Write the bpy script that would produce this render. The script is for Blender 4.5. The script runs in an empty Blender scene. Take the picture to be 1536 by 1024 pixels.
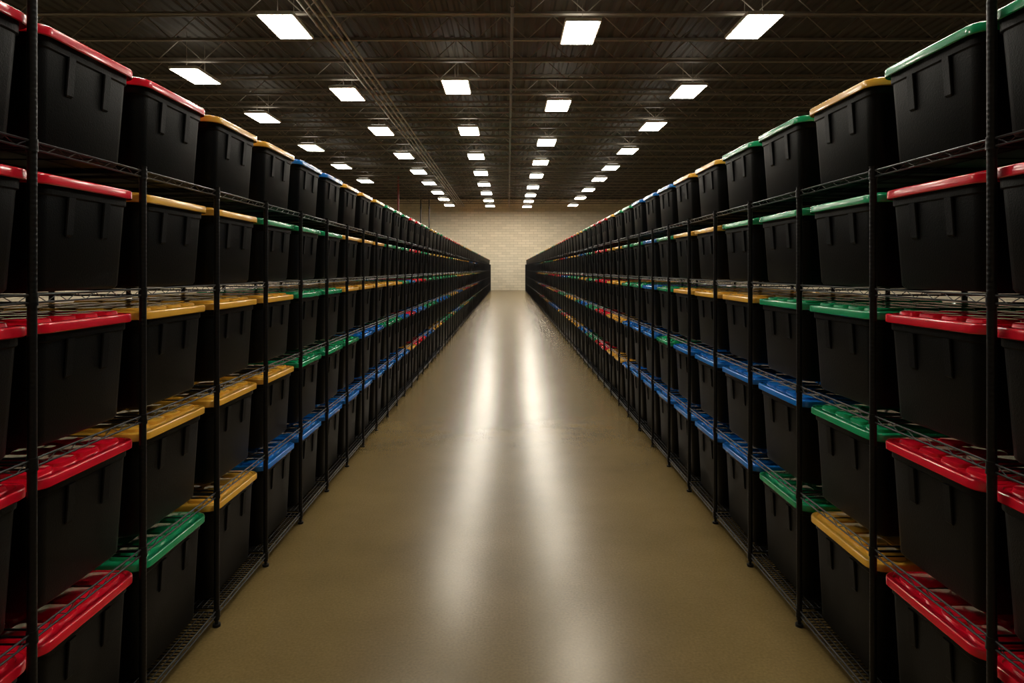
import bpy, math, random
from mathutils import Vector, Matrix
random.seed(7)
S = bpy.context.scene
COL = S.collection
PI = math.pi
S.view_settings.view_transform = 'Standard'

# ------------------------------------------------------------ mesh builder
class MB:
    def __init__(s): s.v=[]; s.f=[]; s.m=[]
    def add(s, vs, fs, mi=0):
        o=len(s.v); s.v += [tuple(p) for p in vs]
        s.f += [tuple(i+o for i in f) for f in fs]; s.m += [mi]*len(fs)
    def box(s, x0,x1,y0,y1,z0,z1, mi=0):
        s.add([(x0,y0,z0),(x1,y0,z0),(x1,y1,z0),(x0,y1,z0),(x0,y0,z1),(x1,y0,z1),(x1,y1,z1),(x0,y1,z1)],
              [(0,3,2,1),(4,5,6,7),(0,1,5,4),(1,2,6,5),(2,3,7,6),(3,0,4,7)], mi)
    def rod(s, a, b, r, n=6, mi=0, r2=None):
        a=Vector(a); b=Vector(b); d=(b-a).normalized()
        u=d.orthogonal().normalized(); w=d.cross(u)
        r2=r if r2 is None else r2
        vs=[]
        for p,rr in ((a,r),(b,r2)):
            for i in range(n):
                t=2*PI*i/n+PI/n
                vs.append(p+u*(rr*math.cos(t))+w*(rr*math.sin(t)))
        fs=[(i,(i+1)%n,n+(i+1)%n,n+i) for i in range(n)]
        fs.append(tuple(range(n-1,-1,-1))); fs.append(tuple(range(n,2*n)))
        s.add(vs,fs,mi)
    def loft(s, rings, mi=0, cap0=True, cap1=True):
        n=len(rings[0]); vs=[p for r in rings for p in r]; fs=[]
        for k in range(len(rings)-1):
            for i in range(n):
                j=(i+1)%n
                fs.append((k*n+i,k*n+j,(k+1)*n+j,(k+1)*n+i))
        if cap0: fs.append(tuple(range(n-1,-1,-1)))
        if cap1: fs.append(tuple((len(rings)-1)*n+i for i in range(n)))
        s.add(vs,fs,mi)
    def mesh(s, name, mats, smooth=0.6):
        me=bpy.data.meshes.new(name); me.from_pydata(s.v,[],s.f)
        for m in mats: me.materials.append(m)
        if len(mats)>1: me.polygons.foreach_set('material_index', s.m)
        me.update()
        if smooth:
            me.shade_smooth(); me.set_sharp_from_angle(angle=smooth)
        return me

def rr(dx,dy,r,z,n=4,cx=0,cy=0):
    out=[]
    for qx,qy,a0 in ((1,1,0),(-1,1,PI/2),(-1,-1,PI),(1,-1,1.5*PI)):
        for i in range(n+1):
            a=a0+PI/2*i/n
            out.append((cx+qx*(dx/2-r)+r*math.cos(a), cy+qy*(dy/2-r)+r*math.sin(a), z))
    return out

def link(name, data, parent=None, loc=(0,0,0), rz=0):
    o=bpy.data.objects.new(name,data); COL.objects.link(o)
    if parent: o.parent=parent
    o.location=loc; o.rotation_euler=(0,0,rz); return o
def tag(o,label=None,cat=None,group=None,kind=None):
    if label: o['label']=label
    if cat: o['category']=cat
    if group: o['group']=group
    if kind: o['kind']=kind
    return o

# ------------------------------------------------------------ materials
def mat(name, col, rough=0.5, metal=0.0, spec=0.5, var=0.15, nscale=8.0, bump=0.0, bscale=60.0, coat=0.0):
    m=bpy.data.materials.new(name); m.use_nodes=True
    nt=m.node_tree; b=nt.nodes['Principled BSDF']
    b.inputs['Roughness'].default_value=rough; b.inputs['Metallic'].default_value=metal
    b.inputs['Specular IOR Level'].default_value=spec
    b.inputs['Coat Weight'].default_value=coat; b.inputs['Coat Roughness'].default_value=0.10
    tc=nt.nodes.new('ShaderNodeTexCoord')
    nz=nt.nodes.new('ShaderNodeTexNoise'); nz.inputs['Scale'].default_value=nscale; nz.inputs['Detail'].default_value=4
    nt.links.new(tc.outputs['Object'],nz.inputs['Vector'])
    rp=nt.nodes.new('ShaderNodeValToRGB')
    c=Vector(col)
    rp.color_ramp.elements[0].position=.3; rp.color_ramp.elements[1].position=.7
    rp.color_ramp.elements[0].color=(*(c*(1-var)),1); rp.color_ramp.elements[1].color=(*(c*(1+var)),1)
    nt.links.new(nz.outputs['Fac'],rp.inputs['Fac']); nt.links.new(rp.outputs['Color'],b.inputs['Base Color'])
    if bump:
        n2=nt.nodes.new('ShaderNodeTexNoise'); n2.inputs['Scale'].default_value=bscale
        nt.links.new(tc.outputs['Object'],n2.inputs['Vector'])
        bp=nt.nodes.new('ShaderNodeBump'); bp.inputs['Strength'].default_value=bump; bp.inputs['Distance'].default_value=.01
        nt.links.new(n2.outputs['Fac'],bp.inputs['Height']); nt.links.new(bp.outputs['Normal'],b.inputs['Normal'])
    return m

M_body=mat('tote_black_plastic',(.0040,.0046,.0054),.46,bump=.12,bscale=220,spec=.16)
LID={'red':mat('lid_red',(.82,.006,.028),.24,coat=.6,var=.05,bump=.05,bscale=14),
     'yellow':mat('lid_yellow',(.90,.47,.056),.24,coat=.6,var=.05,bump=.05,bscale=14),
     'green':mat('lid_green',(.012,.35,.135),.24,coat=.6,var=.05,bump=.05,bscale=14),
     'blue':mat('lid_blue',(.010,.18,.62),.24,coat=.6,var=.05,bump=.05,bscale=14)}
M_wire=mat('shelf_black_wire',(.0045,.0045,.005),.55,spec=.12)
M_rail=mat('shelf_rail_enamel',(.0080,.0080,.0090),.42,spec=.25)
M_rail_lit=mat('shelf_rail_painted_highlight',(.026,.026,.028),.36,spec=.5)  # same rail as lower shelves, highlight painted in as a lighter colour
M_joist=mat('joist_steel',(.18,.155,.122),.5,metal=.2,bump=.1)
M_pipe=mat('conduit_steel',(.26,.23,.19),.45,metal=.4)
M_red=mat('riser_red_paint',(.17,.022,.015),.5)
M_dark=mat('riser_dark_paint',(.05,.045,.04),.5)
M_house=mat('fixture_white_enamel',(.55,.53,.48),.5)
# post: grooved tube
M_post=mat('post_black',(.0058,.0058,.0066),.40,spec=.30)
nt=M_post.node_tree
tc=nt.nodes.new('ShaderNodeTexCoord'); wv=nt.nodes.new('ShaderNodeTexWave'); wv.bands_direction='Z'; wv.inputs['Scale'].default_value=20
nt.links.new(tc.outputs['Object'],wv.inputs['Vector'])
bp=nt.nodes.new('ShaderNodeBump'); bp.inputs['Strength'].default_value=.22; bp.inputs['Distance'].default_value=.003
nt.links.new(wv.outputs['Fac'],bp.inputs['Height']); nt.links.new(bp.outputs['Normal'],nt.nodes['Principled BSDF'].inputs['Normal'])
# deck
M_deck=mat('deck_metal',(.033,.029,.024),.7,var=.3,nscale=1.5,spec=.25)
# emission
def glow(name,st):
    m=bpy.data.materials.new(name); m.use_nodes=True
    b=m.node_tree.nodes['Principled BSDF']
    b.inputs['Base Color'].default_value=(.9,.88,.82,1)
    b.inputs['Emission Color'].default_value=(1,.93,.80,1); b.inputs['Emission Strength'].default_value=st
    return m
M_emit=glow('diffuser_glow',43); M_up=glow('added_ceiling_glow',5.0)  # second one: upward glow added to brighten the ceiling
# floor
M_floor=bpy.data.materials.new('polished_concrete'); M_floor.use_nodes=True
nt=M_floor.node_tree; b=nt.nodes['Principled BSDF']; N=nt.nodes.new; L=nt.links.new
tc=N('ShaderNodeTexCoord')
n1=N('ShaderNodeTexNoise'); n1.inputs['Scale'].default_value=1.2; n1.inputs['Detail'].default_value=6; n1.inputs['Roughness'].default_value=.6
L(tc.outputs['Object'],n1.inputs['Vector'])
n2=N('ShaderNodeTexNoise'); n2.inputs['Scale'].default_value=85; n2.inputs['Detail'].default_value=3
L(tc.outputs['Object'],n2.inputs['Vector'])
r1=N('ShaderNodeValToRGB'); r1.color_ramp.elements[0].position=.3; r1.color_ramp.elements[1].position=.72
r1.color_ramp.elements[0].color=(.122,.083,.030,1); r1.color_ramp.elements[1].color=(.168,.116,.044,1)
L(n1.outputs['Fac'],r1.inputs['Fac'])
mx=N('ShaderNodeMixRGB'); mx.blend_type='OVERLAY'; mx.inputs['Fac'].default_value=.36
L(r1.outputs['Color'],mx.inputs['Color1']); L(n2.outputs['Fac'],mx.inputs['Color2'])
sp=N('ShaderNodeSeparateXYZ'); L(tc.outputs['Object'],sp.inputs['Vector'])
# saw-cut joint line across the floor at y = 7.6 (repeats far apart)
ma=N('ShaderNodeMath'); ma.operation='SUBTRACT'; ma.inputs[1].default_value=7.6; L(sp.outputs['Y'],ma.inputs[0])
mp=N('ShaderNodeMath'); mp.operation='PINGPONG'; mp.inputs[1].default_value=24; L(ma.outputs[0],mp.inputs[0])
ml=N('ShaderNodeMath'); ml.operation='LESS_THAN'; ml.inputs[1].default_value=.016; L(mp.outputs[0],ml.inputs[0])
mj=N('ShaderNodeMixRGB'); mj.inputs['Color2'].default_value=(.062,.042,.016,1)
L(ml.outputs[0],mj.inputs['Fac']); L(mx.outputs['Color'],mj.inputs['Color1']); L(mj.outputs['Color'],b.inputs['Base Color'])
b.inputs['Roughness'].default_value=.245
b.inputs['Specular IOR Level'].default_value=.33
b.inputs['Specular Tint'].default_value=(1,.90,.74,1)
# block wall
M_wall=bpy.data.materials.new('painted_block'); M_wall.use_nodes=True
nt=M_wall.node_tree; b=nt.nodes['Principled BSDF']; N=nt.nodes.new; L=nt.links.new
tc=N('ShaderNodeTexCoord'); sp=N('ShaderNodeSeparateXYZ'); L(tc.outputs['Object'],sp.inputs['Vector'])
ad=N('ShaderNodeMath'); L(sp.outputs['X'],ad.inputs[0]); L(sp.outputs['Y'],ad.inputs[1])
cb=N('ShaderNodeCombineXYZ'); L(ad.outputs[0],cb.inputs['X']); L(sp.outputs['Z'],cb.inputs['Y'])
br=N('ShaderNodeTexBrick'); br.inputs['Scale'].default_value=1
br.inputs['Brick Width'].default_value=.62; br.inputs['Row Height'].default_value=.20; br.inputs['Mortar Size'].default_value=.012
br.inputs['Color1'].default_value=(.72,.64,.49,1); br.inputs['Color2'].default_value=(.63,.56,.42,1); br.inputs['Mortar'].default_value=(.46,.405,.30,1)
L(cb.outputs[0],br.inputs['Vector']); L(br.outputs['Color'],b.inputs['Base Color']); b.inputs['Roughness'].default_value=.8
bp=N('ShaderNodeBump'); bp.inputs['Strength'].default_value=.4; bp.inputs['Distance'].default_value=.02; bp.invert=True
L(br.outputs['Fac'],bp.inputs['Height']); L(bp.outputs['Normal'],b.inputs['Normal'])

# ------------------------------------------------------------ room shell
XW=14.0; Y0=-5.0; Y1=51.0; ZC=7.15
def struct(name, mb, m, smooth=0):
    return tag(link(name, mb.mesh(name,[m],smooth)), kind='structure')
g=MB(); g.box(-XW,XW,Y0,Y1,-.15,0); struct('floor',g,M_floor)
for nm,a in (('wall_back',(-XW,XW,Y1,Y1+.2)),('wall_front',(-XW,XW,Y0-.2,Y0)),('wall_left',(-XW-.2,-XW,Y0,Y1)),('wall_right',(XW,XW+.2,Y0,Y1))):
    g=MB(); g.box(*a,-.15,ZC+.1); struct(nm,g,M_wall)
g=MB(); x=-XW; prof=[]
while x<XW-.001:
    prof += [(x,ZC),(x+.10,ZC),(x+.14,ZC+.03),(x+.21,ZC+.03)]; x+=.25
prof.append((XW,ZC))
n=len(prof)
vs=[(p[0],Y0,p[1]) for p in prof]+[(p[0],Y1,p[1]) for p in prof]
g.add(vs,[(i,i+1,n+i+1,n+i) for i in range(n-1)])
struct('ceiling',g,M_deck)

ORD=['first','second','third','fourth','fifth','sixth','seventh','eighth','ninth','tenth','eleventh','twelfth','thirteenth','fourteenth','fifteenth','sixteenth','seventeenth','eighteenth','nineteenth','twentieth']
ORD+=['twenty-'+o for o in ORD[:9]]+['thirtieth']

# ------------------------------------------------------------ roof joists
ZB=6.58
H_J=ZC-ZB-.008
XJ=XW-.02
def chord(z,up):
    g=MB()
    for s in (-1,1):
        a,b_=sorted((s*.012,s*.042)); g.box(-XJ,XJ,a,b_,z-.006,z+.006)
        a,b_=sorted((s*.012,s*.020)); g.box(-XJ,XJ,a,b_,min(z,z+up*.045),max(z,z+up*.045))
    return g
me_bot=chord(.006,1).mesh('bottom_chord',[M_joist],0); me_top=chord(H_J,-1).mesh('top_chord',[M_joist],0)
g=MB(); x=-XJ+.1
while x<XJ-1.2:
    g.rod((x,0,.03),(x+.55,0,H_J-.03),.012,6); g.rod((x+.55,0,H_J-.03),(x+1.10,0,.03),.012,6); x+=1.10
me_web=g.mesh('web',[M_joist])
yj=[9.7+1.45*i for i in range(28)]
for i,y in enumerate(yj):
    o=link('bar_joist',None,None,(0,y,ZB))
    tag(o,'steel roof joist with zigzag web, %s from the near end'%ORD[i],'roof joist','roof joists spanning the ceiling')
    link('bottom_chord',me_bot,o); link('top_chord',me_top,o); link('web',me_web,o)

# conduits along the ceiling
g=MB(); g.rod((0,0,0),(0,Y1-Y0-.1,0),.024,8)
for yy in range(2,53,4): g.rod((0,yy,0),(0,yy+.07,0),.032,8)
me_con=g.mesh('conduit',[M_pipe])
for i,x in enumerate((-3.84,-3.70,-3.55,-3.40)):
    o=link('conduit',me_con,None,(x,Y0+.05,ZB-.024))
    tag(o,'long steel conduit under the joists, %s of four from the left'%ORD[i],'conduit','conduits along the ceiling')
g=MB(); g.rod((0,0,0),(0,Y1-Y0-.1,0),.035,8)
for yy in range(2,53,3): g.rod((0,yy,0),(0,yy+.08,0),.05,8)
o=link('sprinkler_pipe',g.mesh('sprinkler_pipe',[M_dark]),None,(.08,Y0+.05,ZB-.035))
tag(o,'dark sprinkler pipe running down the middle of the ceiling','pipe')
def riser(x,y,r,m,lab,ztop=ZC-.02):
    g=MB(); g.rod((0,0,0),(0,0,ztop),r,12); g.rod((0,0,0),(0,0,.02),r*2,12)
    for z in (1.5,3,4.5,6): g.rod((0,0,z),(0,0,z+.1),r*1.3,12)
    tag(link('riser_pipe',g.mesh('riser_pipe',[m]),None,(x,y,0)),lab,'pipe')
riser(-6.45,38.2,.06,M_red,'red vertical riser pipe rising behind the left rack')
riser(-6.25,46.6,.05,M_dark,'dark vertical pipe near the back wall, nearer the red pipe')
riser(-5.65,46.6,.05,M_dark,'dark vertical pipe near the back wall, nearer the aisle')

# ------------------------------------------------------------ ceiling lights
ZL=6.24; LW=.62; LL=1.20
g=MB(); g.loft([rr(LW+.06,LL+.06,.01,0,1),rr(LW+.06,LL+.06,.01,.06,1),rr(LW-.1,LL-.1,.01,.10,1)],cap0=True)
me_h=g.mesh('housing',[M_house],0.3)
g=MB(); g.loft([rr(LW,LL,.01,-.006,1),rr(LW,LL,.01,-.001,1)]); me_d=g.mesh('diffuser',[M_emit],0.3)
g=MB(); g.loft([rr(LW-.14,LL-.14,.01,.101,1),rr(LW-.14,LL-.14,.01,.106,1)]); me_u=g.mesh('added_glow_panel',[M_up],0.3)  # glowing panel added on the housing to light the deck above
g=MB(); g.rod((0,0,.08),(0,0,ZC-ZL+.02),.006,6); g.rod((0,0,.09),(0,0,.12),.02,8); me_hg=g.mesh('hanger',[M_joist])
def dep(ds): return [4.6*975/d for d in ds]
rows=[('leftmost',-7.45,[5.6]+dep([289,227,182,154,132])),
      ('second',-4.22,[7.4]+dep([363,262,207,170,146,129,115,105,96])),
      ('third',-1.30,[4.2,9.8]+dep([273,207,169,144,127,114,103,95])),
      ('fourth',1.40,[2.0,7.3]+dep([354,245,190,160,140,123,111,102,94])),
      ('rightmost',4.66,[7.4]+dep([363,266,214,177,152,135,119,107,96]))]
for nm,x,ys in rows:
    vis=0
    for y in ys:
        o=link('ceiling_light',None,None,(x,y,ZL))
        if y>12:
            lab='bright rectangular ceiling light, %s in the %s row%s'%(ORD[vis],nm,'' if nm in('leftmost','rightmost') else ' from left'); vis+=1
        else:
            lab='rectangular ceiling light overhead near the camera, %s row, %.0f metres along'%(nm,y)
        tag(o,lab,'ceiling light','ceiling lights')
        link('housing',me_h,o); link('diffuser',me_d,o); link('added_glow_panel',me_u,o)
        link('hanger',me_hg,o,(0,-.45,0)); link('hanger',me_hg,o,(0,.45,0))

# ------------------------------------------------------------ racks
W=1.34; B=.605; NB=81      # bays -1 .. 79
ZS=[2.005,1.572,1.108,.622,.078]
LB=[2.335,1.897,1.455,.998,.510]
HT=[round(b-z,3) for b,z in zip(LB,ZS)]
P0={-1:1.830,1:1.800}
def py(k,sx): return 1.235 if k==-1 else P0[sx] if k==0 else 1.78+B*k
SD=.76
def shelf_mesh(b,full,dense=False):
    L_=B-.03; h=L_/2
    n=6 if full else 4
    for x in (0,-SD):
        q=1 if x==0 else 0
        b.rod((x,-h,-.004),(x,h,-.004),.0034,n,q); b.rod((x,-h,-.026),(x,h,-.026),.0032,n,q)
        if full:
            m=12
            for i in range(m):
                y0=-h+L_*i/m; y1=-h+L_*(i+1)/m
                z0,z1=(-.004,-.026) if i%2==0 else (-.026,-.004)
                b.rod((x,y0,z0),(x,y1,z1),.0015,5,q)
    for y in (-h+.004,h-.004):
        b.rod((0,y,-.006),(-SD,y,-.006),.0034,n)
        if full: b.rod((0,y,-.026),(-SD,y,-.026),.0030,n)
    nn=30 if dense else 4  # dense: close black wires added to darken the floor beneath
    for i in range(1,nn):
        x=-SD*i/nn; b.rod((x,-h,-.003),(x,h,-.003),.0024 if full else .004,5 if full else 4)
    if dense:
        for i in range(1,26):
            y=-h+L_*i/26; b.rod((0,y,-.008),(-SD,y,-.008),.0026,4)
    elif full:
        b.rod((0,0,-.008),(-SD,0,-.008),.0022,6)
g=MB(); shelf_mesh(g,True); me_shelf=g.mesh('shelf',[M_wire,M_rail]); me_shelf_u=g.mesh('upper_shelf',[M_wire,M_rail_lit])
g=MB(); shelf_mesh(g,True,True); me_shelf_b=g.mesh('base_shelf',[M_wire,M_rail])
g_far=MB(); shelf_mesh(g_far,False)
g_farb=MB(); shelf_mesh(g_farb,False); 
for i in range(1,16): x=-.5*i/16; g_farb.rod((x,-.28,-.010),(x,.28,-.010),.007,4)  # thick black rods added to darken the floor under far bays
def post_geom(g,top,n=14,x=0,y=0):
    g.rod((x,y,.03),(x,y,top),.0125,n)
    g.rod((x,y,0),(x,y,.012),.018,n); g.rod((x,y,.012),(x,y,.03),.008,n)
    g.rod((x,y,top),(x,y,top+.006),.0135,n)
    for z in ZS: g.rod((x,y,z-.034),(x,y,z+.002),.0155,n,0,.0145)
g=MB(); post_geom(g,2.012); me_post=g.mesh('post',[M_post])
g=MB(); post_geom(g,2.75); me_post2=g.mesh('post_tall',[M_post])
for sx,side in ((-1,'left'),(1,'right')):
    rz=0 if sx<0 else PI
    yb=py(-1,sx)
    root=link('wire_shelving_rack',None,None,(sx*W,yb,0))
    tag(root,'long black wire shelving rack full of totes along the %s of the aisle'%side,'shelving','wire shelving racks')
    for k in range(-1,NB):
        o=link('post',me_post2 if k==0 else me_post,root,(0,py(k,sx)-yb,0))
    g=MB()
    for k in range(-1,NB): post_geom(g,2.012,6,sx*SD,py(k,sx)-yb)
    o=link('rear_posts',g.mesh('rear_posts',[M_post]),root); o['kind']='stuff'
    for k in range(-1,19):
        yy=(py(k,sx)+py(k+1,sx))/2-yb; sc=(py(k+1,sx)-py(k,sx)-.028)/(B-.028)
        for z in ZS:
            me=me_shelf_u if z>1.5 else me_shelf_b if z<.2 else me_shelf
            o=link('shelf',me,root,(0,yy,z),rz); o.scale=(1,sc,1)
    g=MB()
    for k in range(19,NB-1):
        for z in ZS:
            yy=py(k+.5,sx)-yb
            o=len(g.v); src=g_farb if z<.2 else g_far
            g.v+=[((1 if sx<0 else -1)*p[0],p[1]+yy,p[2]+z) for p in src.v]
            g.f+=[tuple(q+o for q in (f if sx<0 else f[::-1])) for f in src.f]; g.m+=src.m
    o=link('shelves',g.mesh('shelves',[M_wire,M_rail],0),root); o['kind']='stuff'

# ------------------------------------------------------------ totes
LD=.75; LWID=.540
def body_geom(g,h,mi=0,n=4):
    g.loft([rr(.656,.440,.04,0,n),rr(.674,.456,.045,.012,n),rr(.704,.494,.05,h-.035,n),rr(.714,.504,.05,h-.030,n),rr(.716,.506,.05,h+.010,n)],mi)
def lid_geom(g,h,mi=0,n=7,bumps=True):
    g.loft([rr(LD-.03,LWID-.026,.050,h+.002,n),rr(LD-.006,LWID-.006,.060,h-.005,n),rr(LD,LWID,.063,h-.002,n),rr(LD,LWID,.063,h+.020,n),
            rr(LD-.004,LWID-.004,.062,h+.0240,n),rr(LD-.010,LWID-.010,.060,h+.0260,n),rr(LD-.040,LWID-.040,.048,h+.0265,n),rr(LD-.046,LWID-.046,.045,h+.0225,n)],mi)
    if bumps:
        nx,ny=5,4
        for i in range(nx):
            for j in range(ny):
                cx=(i-(nx-1)/2)*.136; cy=(j-(ny-1)/2)*.119
                g.loft([rr(.122,.105,.024,h+.0200,4,cx,cy),rr(.116,.099,.024,h+.0335,4,cx,cy),rr(.106,.089,.020,h+.0365,4,cx,cy)],mi,cap0=False)
def rib_geom(g,h):
    def xf(z): return (.674+(.704-.674)*(z-.012)/(h-.047))/2
    zt=h-.032; zb=h-.155; w=.019
    def ring(z,pr,ww): return [(xf(z)-.004,-ww,z),(xf(z)+pr-.003,-ww,z),(xf(z)+pr,-ww+.003,z),(xf(z)+pr,ww-.003,z),(xf(z)+pr-.003,ww,z),(xf(z)-.004,ww,z)]
    g.loft([ring(zb,.003,w*.85),ring(zb+.006,.007,w),ring(zt,.010,w)])
me_body={};me_lid={};me_rib={}
for h in set(HT):
    g=MB(); body_geom(g,h); me_body[h]=g.mesh('tote_body',[M_body],0.7)
    g=MB(); rib_geom(g,h); me_rib[h]=g.mesh('tote_rib',[M_body],0.5)
    for c in LID:
        g=MB(); lid_geom(g,h); me_lid[h,c]=g.mesh('tote_lid_'+c,[LID[c]],0.7)

CC={'r':'red','y':'yellow','g':'green','b':'blue'}
PAT={-1:["rrryybbyyygggrrggyygg","rryyggg" "yyyggg" "rrggyy","rryyyggyyyyy" "gbrrgg","rryyygggbbggbrbbgg","rrgybbbbbbbbbyrrbby"],
      1:["ggyggyybbbggyrrrggyy","rrgggyygbggyyrrggbb","rrggyyygbggyyrrggyy","rrgbbbbgbbbyyrrggbb","rrygbbbbbbbyyrrggbb"]}
ROWN=['top','second','middle','fourth','bottom']
def colours(sx,r):
    s=[CC[c] for c in PAT[sx][r]]
    rnd=random.Random(sx*31+r*7)
    while len(s)<NB:
        c=rnd.choice(['red','yellow','green','blue','green','yellow']); s += [c]*rnd.randint(1,4)
    return s
far=MB(); MI={c:i+1 for i,c in enumerate(LID)}
for sx,side in ((-1,'left'),(1,'right')):
    for r in range(5):
        cs=colours(sx,r); h=HT[r]
        for i in range(NB-1):
            k=i-1
            c=cs[i]
            x=sx*(W+.015+LD/2+random.uniform(0,.008)); y=(py(k,sx)+py(k+1,sx))/2
            rz=0 if sx<0 else PI
            if k>0: y+=random.uniform(-.003,.003)+.012; rz+=random.uniform(-.006,.006)
            elif k==0: y=2.132-.005*sx
            else: y=1.606-.006*sx
            z=ZS[r]+.0005
            if i<30:
                t=link('storage_tote',None,None,(x,y,z),rz)
                if k<1: t.scale=(1,.95 if k==0 else .99,1)
                tag(t,'black tote with %s lid, %s row of %s rack, %s from the near end'%(c,ROWN[r],side,ORD[i]),'storage tote','black totes with coloured lids')
                link('body',me_body[h],t); l=link('lid',me_lid[h,c],t); l['label']='%s plastic lid'%c
                if i<17:
                    for yy in (-.095,.095): link('rib',me_rib[h],t,(0,yy,0))
            else:
                g=MB(); body_geom(g,h,0,2); lid_geom(g,h,MI[c],2,False)
                M=Matrix.Translation((x,y,z))@Matrix.Rotation(rz,4,'Z')
                o=len(far.v); far.v+=[tuple(M@Vector(p)) for p in g.v]
                far.f+=[tuple(q+o for q in f) for f in g.f]; far.m+=g.m
o=link('storage_totes',far.mesh('storage_totes',[M_body]+[LID[c] for c in LID],0.7))
tag(o,'small distant totes with coloured lids filling both racks toward the back wall','totes',kind='stuff')

# ------------------------------------------------------------ world, camera
w=bpy.data.worlds.new('World'); S.world=w; w.use_nodes=True
w.node_tree.nodes['Background'].inputs['Color'].default_value=(.02,.018,.015,1)
cam=bpy.data.cameras.new('Camera'); cam.sensor_width=36; cam.lens=36*975/1536
cam.shift_x=6/1536; cam.shift_y=-108/1536; cam.clip_end=200
co=bpy.data.objects.new('Camera',cam); COL.objects.link(co)
co.location=(0,0,1.64); co.rotation_euler=(PI/2,0,0); S.camera=co
